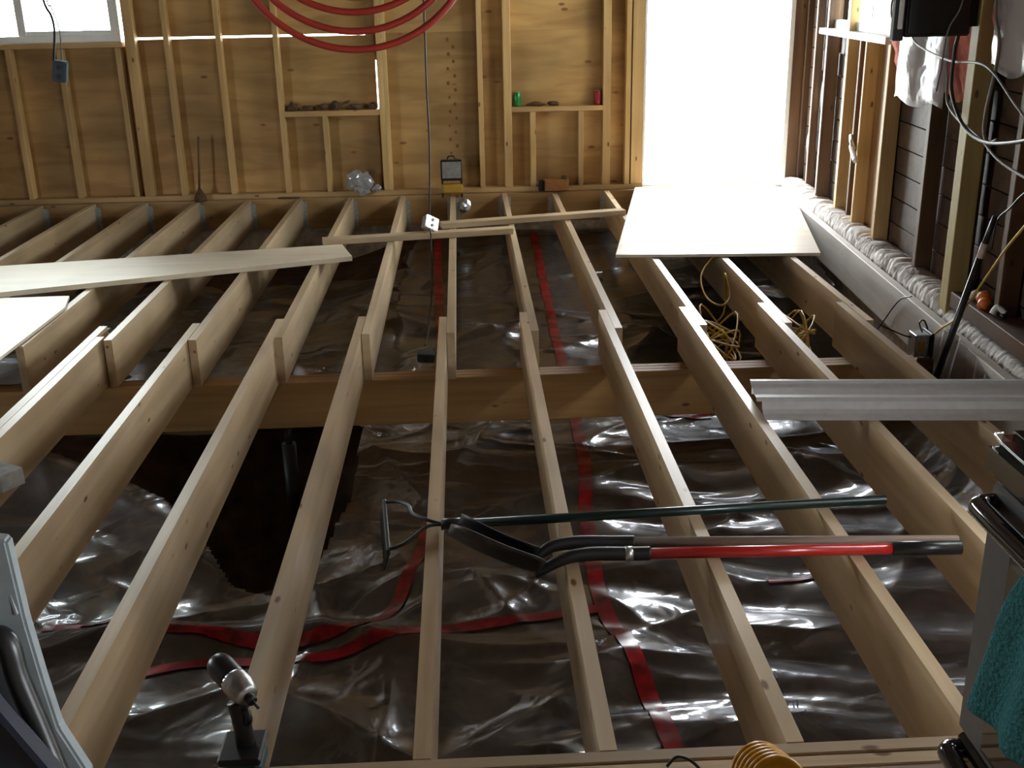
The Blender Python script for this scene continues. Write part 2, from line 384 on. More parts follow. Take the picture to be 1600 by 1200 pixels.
S_, Z_ = np.meshgrid(np.linspace(-.80, -.16, 52), np.linspace(0, 1, 16))
T_ = -.139-.04*Z_*(.6+.4*np.sin(S_*14))-.012*np.sin(S_*33+Z_*2)*Z_-.006*np.sin(S_*61)
Zd = -.025-.30*Z_-.05*np.sin(S_*5)*(1-Z_)
link('turned_up_flap', gridmesh('turned_up_flap', 2.5+.0659*S_+.9978*T_, 4.94+.9978*S_-.0659*T_, Zd), WRAP, sheet)
# ---- yard outside, other walls, ceiling
yard = struct(box('ground', -40, 40, 9.1, 60, -.75, -.55, GRASS, bev=0)); 
yard2 = struct(box('ground', -40, -4.7, -30, 9.1, -.75, -.55, GRASS, bev=0))
yard3 = struct(box('ground', 3.6, 40, -30, 9.1, -.75, -.55, GRASS, bev=0))
yard4 = struct(box('ground', -4.7, 3.6, -30, -2.7, -.75, -.55, GRASS, bev=0))
ceil = struct(box('ceiling', -4.6, 3.4, -2.7, 9.0, 2.45, 2.55, OLDP, bev=0))
def wall_with_hole(name, axis, at, thick, a0, a1, z0, z1, h0, h1, hz0, hz1, mat):
    """wall slab in plane x=at (axis X) or y=at (axis Y) with one rectangular opening"""
    bm = bmesh.new()
    for (p0, p1, q0, q1) in ((a0, h0, z0, z1), (h1, a1, z0, z1), (h0, h1, z0, hz0), (h0, h1, hz1, z1)):
        if p1-p0 < 1e-4 or q1-q0 < 1e-4: continue
        m = Matrix.Translation(((at, (p0+p1)/2, (q0+q1)/2) if axis == 'X' else ((p0+p1)/2, at, (q0+q1)/2)))
        s = Matrix.Diagonal((thick, p1-p0, q1-q0, 1) if axis == 'X' else (p1-p0, thick, q1-q0, 1))
        bmesh.ops.create_cube(bm, size=1, matrix=m @ s)
    return struct(link(name, from_bm(name, bm), mat))
wall_with_hole('wall_left', 'X', -4.42, .1, -2.7, 8.9, -.75, 2.45, 4.25, 5.0, 0.0, 1.4, OLDP)
struct(box('wall_rear', -4.4, 3.05, -2.65, -2.55, -.1, 2.45, PAINT))
wall_with_hole('wall_kitchen', 'X', 3.0, .1, -2.6, 3.2, -.1, 2.45, -.5, 1.1, 1.0, 2.0, PAINT)
struct(box('floor', -4.37, 2.95, -2.55, 1.835, -.04, 0.0, KFLOOR, bev=0), 'kitchen floor at the edge of the open joists')
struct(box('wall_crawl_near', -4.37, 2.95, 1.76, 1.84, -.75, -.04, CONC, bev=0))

# ---- far end wall: plates, studs, sheathing
wb = struct(box('wall_back', -4.37, 1.555, 8.74, 8.83, 0.0, .04, PLATE))
wb['label'] = 'end wall framed in bare studs over plywood sheathing'
box('top_plate', -4.37, 2.76, 8.74, 8.83, 2.36, 2.45, PLATE, wb)
def stud(x, z0=.04, z1=2.36, wd=.04, name='stud', mat=None): return box(name, x-wd/2, x+wd/2, 8.742, 8.83, z0, z1, mat or STUD, wb)
for x in (-3.28, -2.90, -2.46): stud(x, z1=1.17)
stud(-2.36, wd=.075)
for x in (-2.09, -1.70, -1.27): stud(x)
stud(-.49, wd=.045); stud(-.455, wd=.03)
stud(.275); stud(.485, wd=.062); stud(1.262, wd=.062); stud(1.43, wd=.04); stud(1.505, wd=.09)
box('window_sill_plate', -1.25, -.515, 8.742, 8.83, .625, .668, PLATE, wb)
stud(-.94, z1=.625, name='cripple_stud')
box('window_sill_plate', .516, 1.231, 8.742, 8.83, .622, .662, PLATE, wb)
stud(.68, z1=.622, name='cripple_stud', wd=.045); stud(1.06, z1=.622, name='cripple_stud')
box('window_sill_plate', -4.37, -2.42, 8.742, 8.83, 1.17, 1.21, PLATE, wb)
def panel(x0, x1, z0, z1): return box('plywood_panel', x0, x1, 8.832, 8.848, z0, z1, PLY, wb, bev=.001)
panel(-4.37, -2.36, -.10, 1.205); panel(-2.36, -1.26, -.10, 1.219)
panel(-1.26, -.531, -.10, 1.219); panel(-.521, -.15, -.10, 1.231); panel(-.15, .272, -.10, 1.231); panel(.272, 1.56, -.10, 1.231)
panel(-2.36, -1.26, 1.234, 2.45); panel(-1.26, -.592, 1.234, 2.45); panel(-.592, -.15, 1.231, 2.45); panel(-.15, .272, 1.231, 2.45); panel(.272, 1.56, 1.231, 2.45)
panel(1.56, 2.9, 2.03, 2.45); box('door_header', 1.555, 2.72, 8.742, 8.83, 2.03, 2.20, PLATE, wb)
panel(-4.37, -3.95, 1.205, 2.45); panel(-3.95, -2.36, 2.25, 2.45)
rn = random.Random(4)
for i in range(19):
    bm = bmesh.new(); bmesh.ops.create_cone(bm, cap_ends=True, segments=8, radius1=.009+.005*rn.random(), radius2=.006, depth=.003, matrix=Matrix.Rotation(R90, 4, 'X'))
    bmesh.ops.scale(bm, vec=(1, 1, 1.3), verts=bm.verts)
    link('rusty_nail', from_bm('rusty_nail', bm), RUST, wb, (.045+(.028 if i % 2 else -.018)+.012*rn.random(), 8.8305, .20+.054*i))
# outside battens close the joint where the photo shows no light
box('outer_batten', -.60, -.45, 8.85, 8.87, -.03, .66, PLY, wb)
box('outer_batten', -.60, -.45, 8.85, 8.87, 1.03, 2.45, PLY, wb)
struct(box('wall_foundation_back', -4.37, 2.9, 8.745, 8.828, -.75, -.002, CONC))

# window in the end wall
wn = struct(box('window_1', -3.95, -2.43, 8.77, 8.85, 1.212, 1.262, WHITE)); wn['label'] = 'white vinyl slider window in the end wall'
box('window_frame', -2.50, -2.43, 8.77, 8.85, 1.262, 2.25, WHITE, wn)
box('window_frame', -3.95, -3.88, 8.77, 8.85, 1.262, 2.25, WHITE, wn)
box('window_frame', -3.88, -2.50, 8.77, 8.85, 2.18, 2.25, WHITE, wn)
box('mullion', -3.19, -3.13, 8.775, 8.845, 1.262, 2.18, WHITE, wn)
box('sash_rail', -3.13, -2.50, 8.785, 8.835, 1.263, 1.296, WHITE, wn)
box('pane', -3.88, -3.19, 8.80, 8.806, 1.262, 2.18, GLASS, wn, 0); box('pane', -3.13, -2.50, 8.81, 8.816, 1.296, 2.18, GLASS, wn, 0)

# doorway
dr = struct(box('door_1', 1.555, 2.75, 8.74, 8.93, .0, .035, WHITE)); dr['label'] = 'bright open doorway to the yard'
box('door_jamb', 1.552, 1.572, 8.745, 8.93, .035, 2.02, WHITE, dr); box('door_jamb', 2.675, 2.712, 8.735, 8.93, .035, 2.02, WHITE, dr)
box('door_jamb', 1.572, 2.675, 8.745, 8.93, 2.0, 2.02, WHITE, dr)
box('corner_stud', 2.80, 2.98, 8.70, 8.85, -.05, 2.45, OLDS, dr)
box('jamb_stud', 2.713, 2.80, 8.742, 8.83, .0, 2.03, OLDS, dr)

# ---- old side wall on the right
wr_ = struct(rbox('wall_right', -1.75, 3.78, .095, .12, 2.30, 2.45, OLD)); wr_['label'] = 'old side wall of bare studs and dark sheathing boards'
BH = .148; zz = .03; row = 0
while zz < 2.28:
    z1 = min(zz+BH-.006, 2.29); cuts = [-1.75, .42 if row % 2 else 1.50, 3.78]
    segs = [(cuts[0], cuts[1]-.003), (cuts[1], cuts[2])]
    for a, b in segs:
        if zz > 1.05 and zz < 2.10:                 # window hole between s 1.58 and 3.0
            parts = [(a, min(b, 1.56)), (max(a, 3.02), b)]
        else: parts = [(a, b)]
        for c, d in parts:
            if d-c > .05: 
                o = rbox('sheathing_board', c, d, .095+.004*random.random(), .118, zz, z1, OLD, wr_, .002)
    zz += BH; row += 1
rbox('building_paper', -1.75, 3.78, .119, .124, -.05, 1.19, OLD, wr_, 0); rbox('building_paper', -1.75, 1.56, .119, .124, 1.19, 2.45, OLD, wr_, 0); rbox('building_paper', 3.02, 3.78, .119, .124, 1.19, 2.45, OLD, wr_, 0); rbox('building_paper', 1.56, 3.02, .119, .124, 2.10, 2.45, OLD, wr_, 0)
rbox('plywood_panel', 1.54, 2.40, .080, .092, .03, 1.19, ORNG, wr_)
def rstud(s, mat, z0=.03, z1=2.30, wd=.04, t0=0., t1=.089, name='stud'): return rbox(name, s-wd/2, s+wd/2, t0, t1, z0, z1, mat, wr_)
rstud(3.40, OLDS, t0=.03); rstud(2.96, OLDS, wd=.05)
rstud(2.42, STUD, wd=.055); rstud(2.19, OLDS, z1=1.19, t0=.02, wd=.03, name='cripple_stud'); rstud(1.99, STUD, z1=1.19, wd=.03, name='cripple_stud'); rstud(1.52, STUD, wd=.05)
rstud(.75, OLDS, wd=.05)
rstud(-.36, OLDS, wd=.05); rstud(-.80, OLDS); rstud(-1.2, OLDS)
rbox('sill_plate', .05, 3.78, 0, .089, -.02, .03, OLDP, wr_); 
post = rbox('corner_post', .075, .165, -.055, .035, 0.0, 2.30, POST, wr_); post['label'] = 'yellowish timber post'
rbox('corner_post', .165, .21, -.02, .085, .03, 2.30, OLDS, wr_)
rbox('sill_plate', -1.75, .04, -.05, .10, .055, .13, OLDP, wr_)
# peeling white patches and bits of pink wool in the first bay
for (s, z, a, b) in ((3.2, .95, .10, .05), (3.25, 1.25, .07, .16), (3.18, .62, .06, .05), (3.3, .75, .05, .12), (3.6, .35, .09, .08), (-.28, .42, .10, .10)):
    me = bmesh.new(); bmesh.ops.create_icosphere(me, subdivisions=2, radius=1)
    for v in me.verts: v.co = Vector((v.co.x*.008, v.co.y*a*(1+.4*random.random()), v.co.z*b*(1+.4*random.random())))
    o = link('plaster_patch', from_bm('plaster_patch', me, True), PLSTR, None, rw(s, .09, z)); o.rotation_euler = (0, 0, RANG); o.parent = wr_; o.matrix_parent_inverse = parent_world(wr_).inverted()

# window in the side wall
w2 = struct(rbox('window_2', 1.50, 3.05, -.035, .12, 1.195, 1.235, WHITE)); w2['label'] = 'white framed window with a deep sill in the side wall'
rbox('window_frame', 1.56, 1.63, .02, .11, 1.235, 2.10, WHITE, w2); rbox('window_frame', 2.94, 3.02, .02, .11, 1.235, 2.10, WHITE, w2)
rbox('window_frame', 1.63, 2.94, .02, .11, 2.03, 2.10, WHITE, w2); rbox('sash_rail', 1.63, 2.94, .04, .10, 1.235, 1.29, WHITE, w2)
rbox('mullion', 2.24, 2.30, .03, .10, 1.29, 2.03, WHITE, w2)
rbox('pane', 1.63, 2.24, .065, .071, 1.29, 2.03, GLASS, w2, 0); rbox('pane', 2.30, 2.94, .065, .071, 1.29, 2.03, GLASS, w2, 0)

# rough concrete foundation with ragged mortar top
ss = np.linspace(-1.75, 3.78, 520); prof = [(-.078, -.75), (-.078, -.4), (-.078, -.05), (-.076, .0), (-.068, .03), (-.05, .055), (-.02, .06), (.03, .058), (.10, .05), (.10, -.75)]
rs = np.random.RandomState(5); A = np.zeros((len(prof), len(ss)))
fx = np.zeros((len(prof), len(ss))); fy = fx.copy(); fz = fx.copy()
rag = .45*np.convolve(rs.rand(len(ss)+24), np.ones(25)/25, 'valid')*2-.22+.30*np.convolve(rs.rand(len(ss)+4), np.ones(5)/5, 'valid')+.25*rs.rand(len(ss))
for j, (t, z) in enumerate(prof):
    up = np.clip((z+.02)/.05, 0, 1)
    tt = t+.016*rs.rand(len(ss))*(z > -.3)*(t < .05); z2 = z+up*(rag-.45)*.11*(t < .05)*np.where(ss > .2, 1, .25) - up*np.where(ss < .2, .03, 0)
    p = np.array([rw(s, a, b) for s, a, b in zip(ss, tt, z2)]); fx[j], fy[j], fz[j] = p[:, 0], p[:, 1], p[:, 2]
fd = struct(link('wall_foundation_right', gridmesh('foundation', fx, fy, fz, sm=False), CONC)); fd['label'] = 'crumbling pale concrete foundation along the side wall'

# ================================================================== FRAMING
ORD = ['first', 'second', 'third', 'fourth', 'fifth', 'sixth', 'seventh', 'eighth', 'ninth', 'tenth', 'eleventh', 'twelfth', 'thirteenth', 'fourteenth', 'fifteenth', 'sixteenth', 'seventeenth']
JD, JT = .235, .038
def joist(x0, x1, y0, y1, label, group):
    return tag(board('floor_joist', (x0, y0, -JD/2), (x1, y1, -JD/2), JT, JD, LUM['Y'], None, 0, 'Y'), label, 'joist', group)
NJ = {2: (-1.226, -1.224, 5.28), 3: (-.812, -.815, 5.31), 4: (-.407, -.404, 5.31), 5: (.005, .003, 5.26), 6: (.406, .407, 5.30), 7: (.812, .808, 5.30), 8: (1.218, 1.220, 5.31), 9: (1.630, 1.631, 5.34), 10: (2.028, 2.028, 5.31)}
for k, (a, b, y1) in NJ.items():
    joist(a, b, 1.925, y1, 'pale spruce joist from near rim to beam, %s counting from the concrete foundation' % ORD[10-k], 'joists between the near rim and the beam')
joist(-1.650, -1.643, 1.925, 5.10, 'inner ply of the doubled pale joist from near rim to beam', 'joists between the near rim and the beam')
joist(-1.690, -1.683, 1.925, 5.28, 'outer ply of the doubled pale joist from near rim to beam', 'joists between the near rim and the beam')
FJ = {0: (-1.984, -1.983, 4.98), 1: (-1.591, -1.581, 5.04), 2: (-1.183, -1.177, 5.0), 3: (-.777, -.776, 5.0), 4: (-.364, -.364, 5.01), 5: (.043, .034, 4.99), 6: (.446, .443, 4.98), 7: (.848, .840, 4.98), 8: (1.259, 1.261, 4.99), 9: (1.670, 1.671, 4.98), 10: (2.069, 2.075, 4.98)}
for k in (-1, -2, -3, -4, -5): FJ[k] = (-1.994+.4064*k+.004, -1.994+.4064*k+.012, 5.0)
def hanger_mesh():
    bm = bmesh.new()
    for (x0, x1, y0, y1, z0, z1) in ((-.0215, -.0195, -.05, 0, -.236, -.03), (.0195, .0215, -.05, 0, -.236, -.03), (-.0215, .0215, -.05, 0, -.2385, -.2355), (-.05, -.0195, -.002, 0, -.236, -.03), (.0195, .05, -.002, 0, -.236, -.03)):
        bmesh.ops.create_cube(bm, size=1, matrix=Matrix.Translation(((x0+x1)/2, (y0+y1)/2, (z0+z1)/2)) @ Matrix.Diagonal((x1-x0, y1-y0, z1-z0, 1)))
    return from_bm('joist_hanger', bm)
HM = hanger_mesh(); HM.materials.append(GALV)
for k, (a, b, y0) in sorted(FJ.items(), reverse=True):
    o = joist(a, b, y0, 8.698, 'pale spruce joist from beam to end wall, %s counting from the concrete foundation' % ORD[10-k], 'joists between the beam and the end wall')
    h = bpy.data.objects.new('joist_hanger', HM); COL.objects.link(h); h.location = (b, 8.699, 0); h.parent = o
    h.matrix_parent_inverse = o.matrix_world.inverted() if o.matrix_world != Matrix() else Matrix()
    h['label'] = 'galvanised joist hanger'

bm_ = thing('centre_beam', (-.97, 5.07, -.472), 'three-ply timber beam on which the two rows of joists lap', 'beam')
for i in range(3): box('beam_ply', -4.36, 2.40, 5.012+.0385*i, 5.012+.0385*i+.038, -.472, -.236, RIM, bm_)
tag(box('rim_joist', -4.36, 2.56, 8.70, 8.738, -JD, -.001, RIM), 'warm orange rim joist below the end wall, fitted with metal hangers', 'joist')
tag(box('rim_joist', -4.36, 1.60, 1.886, 1.924, -JD, 0, LUM['X']), 'pale rim joist closing the near ends of the joists', 'joist')
tag(box('rim_joist', -4.36, 1.90, 1.845, 1.883, -JD, -.002, LUM['X']), 'pale outer rim joist at the edge of the kitchen floor', 'joist')
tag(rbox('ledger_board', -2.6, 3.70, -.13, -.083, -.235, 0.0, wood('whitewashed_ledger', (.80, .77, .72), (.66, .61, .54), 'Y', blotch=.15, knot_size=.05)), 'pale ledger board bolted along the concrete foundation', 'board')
jp = thing('jack_post', (-.787, 5.07, -1.24), 'dark steel jack post standing in the pit under the beam', 'post')
lathe('base_plate', [(.075, 0), (.075, .012)], IRON, jp, (-.787, 5.07, -1.24), 16); lathe('tube', [(.036, 0), (.036, .65)], IRON, jp, (-.787, 5.07, -1.228), 20)
lathe('screw', [(.018, 0), (.018, .11)], IRON, jp, (-.787, 5.07, -.59), 14); lathe('top_plate', [(.055, 0), (.055, .008)], IRON, jp, (-.787, 5.07, -.481), 16)

# loose boards and sheets
tag(poly_prism('plywood_sheet', [(1.025, 6.40), (2.24, 6.30), (2.585, 8.0), (2.60, 8.69), (1.49, 8.69)], .002, .02, PLYW), 'pale plywood sheet lying on the joists before the doorway', 'plywood sheet')
tag(poly_prism('plywood_sheet', [(-3.4, 4.60), (-1.992, 4.62), (-1.975, 5.60), (-2.03, 5.83), (-2.50, 5.82), (-3.4, 5.52)], .002, .016, PLYW), 'pale plywood sheet beside the doubled joist, across from the concrete foundation', 'plywood sheet')
tag(poly_prism('plank', [(-3.6, 5.50), (-.563, 6.513), (-.66, 6.86), (-3.6, 6.37)], .002, .030, wood('aspen_plank', (.84, .76, .60), (.72, .62, .45), 'X', knot_size=.03, rough=.4)), 'wide pale tapered plank lying across the joists toward the end wall', 'plank')
tag(board('scrap_board', (-.80, 7.0, .021), (.44, 7.19, .021), .089, .038, LUM['X'], None, .003, 'X'), 'loose scrap board across joists with metal box on it', 'board')
tag(board('scrap_board', (-.04, 7.41, .021), (1.26, 7.71, .021), .089, .038, LUM['X'], None, .003, 'X'), 'loose scrap board across joists touching the sheet by the doorway', 'board')
tag(board('scrap_block', (-1.60, 3.50, .032), (-1.40, 3.38, .032), .09, .06, simple('weathered_grey_wood', (.26, .26, .24), .8, noise=.25), None, .003, 'X'), 'weathered grey wood block on the doubled joist', 'wood block')

# white trim lying on the joists at the right
tr = thing('siding_trim', (1.75, 3.86, 0), 'long white vinyl siding trim lying across the joists beside the concrete foundation', 'trim')
def trim_profile(name, prof, x0, x1, mat):
    bm = bmesh.new(); a = [bm.verts.new((x0, y, z)) for y, z in prof]; b = [bm.verts.new((x1, y, z)) for y, z in prof]
    for i in range(len(prof)-1): bm.faces.new((a[i], b[i], b[i+1], a[i+1]))
    r = bmesh.ops.solidify(bm, geom=bm.faces[:], thickness=.002)
    bmesh.ops.recalc_face_normals(bm, faces=bm.faces)
    return link(name, from_bm(name, bm), mat, tr)
TRW = simple('dull_white_vinyl', (.90, .91, .92), .4, noise=.05)
trim_profile('face', [(3.975, .058), (3.965, .064), (3.95, .058), (3.90, .052), (3.86, .046), (3.82, .050), (3.80, .040)], 1.225, 2.34, TRW)
trim_profile('flange', [(3.80, .040), (3.785, .015), (3.76, .004), (3.70, .003)], 1.245, 2.34, TRW)
trim_profile('lip', [(3.978, .066), (3.955, .068)], 1.225, 2.34, WHITE)
trim_profile('back_leg', [(3.975, .058), (3.98, .030), (3.98, .003)], 1.235, 2.34, TRW)

tr.rotation_euler = (0, 0, math.radians(-5.4))

# ================================================================== TOOLS ON THE JOISTS
rk = thing('bow_rake', (.7, 3.0, 0), 'bow rake with long dark green handle laid across the joists', 'rake')
tube('handle', [(.075, 2.975, .016), (1.419, 3.035, .0145)], .0145, GREEN, rk, 12, 0)
tube('socket', [(.03, 2.973, .0175), (.10, 2.976, .0175)], .018, BLACK, rk, 12, 0)
tube('bow', [(.035, 2.973, .0175), (-.02, 3.0, .024), (-.06, 3.05, .020), (-.075, 3.12, .012), (-.11, 3.165, .005), (-.155, 3.185, -.004)], .0055, IRON, rk, 8)
tube('bow', [(.035, 2.973, .0175), (-.01, 2.955, .022), (-.05, 2.90, .018), (-.075, 2.875, .010), (-.10, 2.868, .003), (-.125, 2.868, -.004)], .0055, IRON, rk, 8)
board('head_bar', (-.158, 3.20, -.008), (-.123, 2.855, -.008), .012, .018, IRON, rk, .002, 'X')
for i in range(14):
    f = (i+.5)/14; x, y = -.158+.035*f, 3.20-.345*f
    tube('tine', [(x, y, -.014), (x-.006, y, -.04), (x-.016, y, -.072)], [.005, .0045, .002], IRON, rk, 6, 3)

def blade_mesh(L, W, dish):
    nu, nv = 16, 14; U, V = np.meshgrid(np.linspace(0, 1, nu), np.linspace(-1, 1, nv))
    half = W/2*np.where(U < .1, .75+2.5*U, np.where(U < .55, 1, 1-.0*U)); half = half*np.where(U > .6, np.sqrt(np.clip(1-((U-.6)/.42)**2.2, .02, 1)), 1)
    X = -U*L; Y = V*half; Z = dish*(V**2)+.035*(U-.45)**2 - .006
    me = gridmesh('blade', X, Y, Z)
    return me
def shovel(name, label, sock, gripend, hmat, blade_mat, blade_dir, blade_roll, L, W, grip=None, collar=None):
    t = thing(name, (gripend[0]*.5+sock[0]*.5, sock[1], 0), label, 'shovel')
    a, b = Vector(sock), Vector(gripend); d = (b-a).normalized()
    h0 = a+d*.04
    if grip: 
        tube('handle', [h0, b-d*grip], .0165, hmat, t, 14, 0); tube('grip', [b-d*grip, b], .0205, BLACK, t, 14, 0)
    else: tube('handle', [h0, b], .016, hmat, t, 14, 0)
    if collar: tube('collar', [a-d*.012, a+d*.010], .0215, GALV, t, 14, 0)
    n = a+Vector((-.11, .0, .004)); k = a+Vector((-.185, -.012, -.001)); e = a+Vector(blade_dir)
    tube('socket', [a+d*.06, a, n, k, e], [.020, .020, .020, .018, .014], IRON, t, 14)
    me = blade_mesh(L, W, .028)
    o = link('blade', me, blade_mat); md = o.modifiers.new('t', 'SOLIDIFY'); md.thickness = .003
    return t, o, e
T, o, e = shovel('shovel', 'shovel with bright red handle and black end grip laid across the joists', (.57, 2.742, .0205), (1.514, 2.705, .0205), REDH, STEEL, (-.27, -.022, -.041), 0, .285, .22, .195, True)
def set_blade(o, T, root, tip, wdir):
    d = (Vector(root)-Vector(tip)).normalized(); yv = Vector(wdir); yv = (yv-d*yv.dot(d)).normalized(); zv = d.cross(yv)
    m = Matrix((d, yv, zv)).transposed().to_4x4(); m.translation = root
    o.matrix_world = m; o.parent = T; o.matrix_parent_inverse = parent_world(T).inverted()
set_blade(o, T, e+Vector((.012, 0, 0)), (.038, 2.78, .085), (0, .80, -.60))
T, o, e = shovel('shovel', 'shovel with worn brown wooden handle lying behind the red one', (.535, 2.815, .0195), (1.527, 2.752, .016), BROWNH, IRON, (-.238, -.035, -.031), 0, .25, .21)
set_blade(o, T, e+Vector((.012, .01, 0)), (.092, 2.86, .068), (0, .86, -.50))

# impact driver standing on its battery on the near rim
dv = thing('impact_driver', (-.365, 1.925, 0), 'black impact driver with teal battery standing on the near rim', 'drill')
box('battery', -.405, -.325, 1.87, 1.965, .001, .045, simple('dark_teal_plastic', (.012, .06, .075), .4), dv, .010)
box('battery_cap', -.412, -.322, 1.865, 1.97, .045, .062, BLACK, dv, .006)
tube('handle', [(-.362, 1.925, .055), (-.365, 1.93, .10), (-.372, 1.94, .155)], [.021, .0195, .022], BLACK, dv, 14)
dd = Vector((.62, -.72, -.18)).normalized(); c0 = Vector((-.425, 2.01, .207))
tube('motor_housing', [c0, c0+dd*.02, c0+dd*.075], [.022, .029, .029], BLACK, dv, 16, 4)
tube('gear_case', [c0+dd*.07, c0+dd*.10, c0+dd*.128], [.029, .030, .022], GALV, dv, 18, 4)
tube('chuck', [c0+dd*.126, c0+dd*.146], .011, BLACK, dv, 14, 0); tube('bit', [c0+dd*.145, c0+dd*.168], .0035, STEEL, dv, 8, 0)
tube('trigger', [(-.352, 1.918, .150), (-.345, 1.910, .135), (-.350, 1.914, .118)], .008, BLACK, dv, 8, 4)

# reel of yellow cord at the edge of the kitchen floor
yr = thing('cord_reel', (.68, 1.775, 0), 'round amber yellow cord reel at the edge of the kitchen floor', 'reel')
ang = (math.radians(62), 0, math.radians(12))
for i in range(6): lathe('cord_turn', [(.052, -.006), (.062, -.005), (.066, 0), (.062, .005), (.052, .006)], YELP, yr, (.70+.004*i-.01, 1.765-.011*i, .052+.002*i), 32, ang)
tube('loose_wire', [(.52, 1.86, .004), (.545, 1.87, .02), (.575, 1.85, .018), (.60, 1.80, .006)], .0035, BCAB, yr, 6)

# ================================================================== STOVE (faces -x) AND TOWEL
st = thing('stove', (1.35, 1.30, 0), 'black and silver kitchen range standing at the edge of the open joists', 'stove')
FX = 1.035
box('body', FX+.03, 1.70, .92, 1.68, .03, .77, BLACK, st, .006)
bm = bmesh.new(); bmesh.ops.create_cube(bm, size=1, matrix=Matrix.Translation((1.345, 1.285, .80)) @ Matrix.Diagonal((.70, .79, .05, 1)))
bmesh.ops.bevel(bm, geom=[e for e in bm.edges if abs(e.verts[0].co.z-e.verts[1].co.z) > .01], offset=.045, segments=6, affect='EDGES')
bmesh.ops.bevel(bm, geom=[e for e in bm.edges if abs(e.verts[0].co.z-e.verts[1].co.z) < .01 and e.verts[0].co.z > .8 and e.is_manifold and abs(e.calc_face_angle(0)) > 1], offset=.012, segments=2, affect='EDGES')
ct = link('cooktop', from_bm('cooktop', bm, False), BLACKG, st)
tube('chrome_edge', [(1.03, 1.66, .825), (1.006, 1.62, .825), (1.004, 1.3, .825), (1.004, .95, .825)], .0022, GALV, ct, 6, 4)
for (bx, by, br) in ((1.22, 1.5, .09), (1.22, 1.1, .10), (1.5, 1.5, .08), (1.5, 1.1, .08)): lathe('burner_ring', [(br, .8252), (br, .8262), (br*.93, .8262), (br*.93, .8252)], STEEL, ct, (bx, by, 0), 28)
box('control_panel', FX-.012, FX+.03, .93, 1.665, .735, .772, BLACKG, st, .012)
od = box('oven_door', FX-.005, FX+.03, .935, 1.672, .225, .73, SILV, st, .006)
box('door_glass', FX-.009, FX-.004, .96, 1.575, .245, .665, BLACKG, od, .002)
def handle(z, par, out=.06):
    tube('door_handle', [(FX, 1.655, z), (FX-out*.8, 1.65, z), (FX-out, 1.60, z), (FX-out, 1.3, z), (FX-out, 1.0, z), (FX-out*.8, .95, z), (FX, .945, z)], .019, BLACKG, par, 14)
handle(.695, od, .038)
dw = box('drawer', FX-.005, FX+.03, .935, 1.672, .04, .215, BLACKG, st, .008); handle(.185, dw, .032)
# towel over the handle
U, V = np.meshgrid(np.linspace(0, 1, 26), np.linspace(0, 1, 30))
prof = np.array([(FX-.0145, .52), (FX-.0145, .62), (FX-.0145, .69), (FX-.022, .717), (FX-.038, .7245), (FX-.056, .715), (FX-.064, .69), (FX-.067, .62), (FX-.066, .50), (FX-.070, .40)])
tp = np.linspace(0, 1, len(prof)); px = np.interp(V, tp, prof[:, 0]); pz = np.interp(V, tp, prof[:, 1])
front = np.clip((V-.5)*2, 0, 1)
TX = px-.010*(1+np.sin(U*17+1))*front; TY = 1.395-.22*U+.10*front*(1-U)+.006*np.sin(V*9); TZ = pz+.02*front*U
tw = link('dish_towel', gridmesh('dish_towel', TX, TY, TZ), TEAL); tag(tw, 'teal terry dish towel hanging from the black oven handle', 'towel')
md = tw.modifiers.new('t', 'SOLIDIFY'); md.thickness = .005; md.offset = 0; md = tw.modifiers.new('s', 'SUBSURF'); md.levels = md.render_levels = 1

# folding step stool at the near left
sl = thing('step_stool', (-.62, 1.30, 0), 'pale grey folding step stool with black tube rail and navy tread', 'step stool')
def channel(name, p0, p1, wd, dp, par):
    o = board(name, p0, p1, wd, .012, GREYP, par, .002, 'X'); 
    a, b = Vector(p0), Vector(p1); d = (b-a).normalized(); s = Vector((0, 0, 1)).cross(d); s.normalize(); u = d.cross(s)
    for q in (-1, 1): board('rail_lip', a+s*q*(wd/2-.004)+u*dp/2, b+s*q*(wd/2-.004)+u*dp/2, .008, dp, GREYP, o, .001, 'X') if False else None
    return o
poly = [(-.60, .82), (-.538, .81), (-.522, .69), (-.505, .60), (-.489, .526), (-.45, .45), (-.38, .02), (-.44, .02), (-.54, .45), (-.64, .60)]
bm = bmesh.new()
f0 = [bm.verts.new((x, 1.455-.20*(.81-z), z)) for x, z in poly]; f1 = [bm.verts.new((x, 1.43-.20*(.81-z), z)) for x, z in poly]
n = len(poly); bm.faces.new(f0); bm.faces.new(f1[::-1])
for i in range(n): bm.faces.new((f0[i], f0[(i+1) % n], f1[(i+1) % n], f1[i]))
bmesh.ops.recalc_face_normals(bm, faces=bm.faces); bmesh.ops.bevel(bm, geom=bm.edges[:], offset=.004, segments=2, affect='EDGES')
sp = link('side_rail', from_bm('side_rail', bm), GREYP, sl)
board('raised_rib', (-.552, 1.43, .775), (-.533, 1.410, .70), .008, .008, GREYP, sp, .003, 'X')
board('side_rail', (-.98, 1.42, .70), (-.90, 1.29, .01), .06, .025, GREYP, sl, .004, 'X')
tube('hand_rail', [(-.62, 1.385, .675), (-.565, 1.385, .683), (-.540, 1.378, .672), (-.528, 1.365, .62), (-.50, 1.345, .53), (-.46, 1.31, .40), (-.40, 1.26, .10)], .0165, BLACK, sl, 14)
board('tread', (-.615, 1.345, .66), (-.425, 1.28, .40), .03, .075, NAVY, sl, .006, 'X')
board('tread', (-.66, 1.33, .56), (-.47, 1.26, .33), .03, .07, GREYP, sl, .006, 'X')
board('label_plate', (-.592, 1.3255, .628), (-.580, 1.3225, .610), .002, .03, GREYP, sl, 0, 'X') if False else None

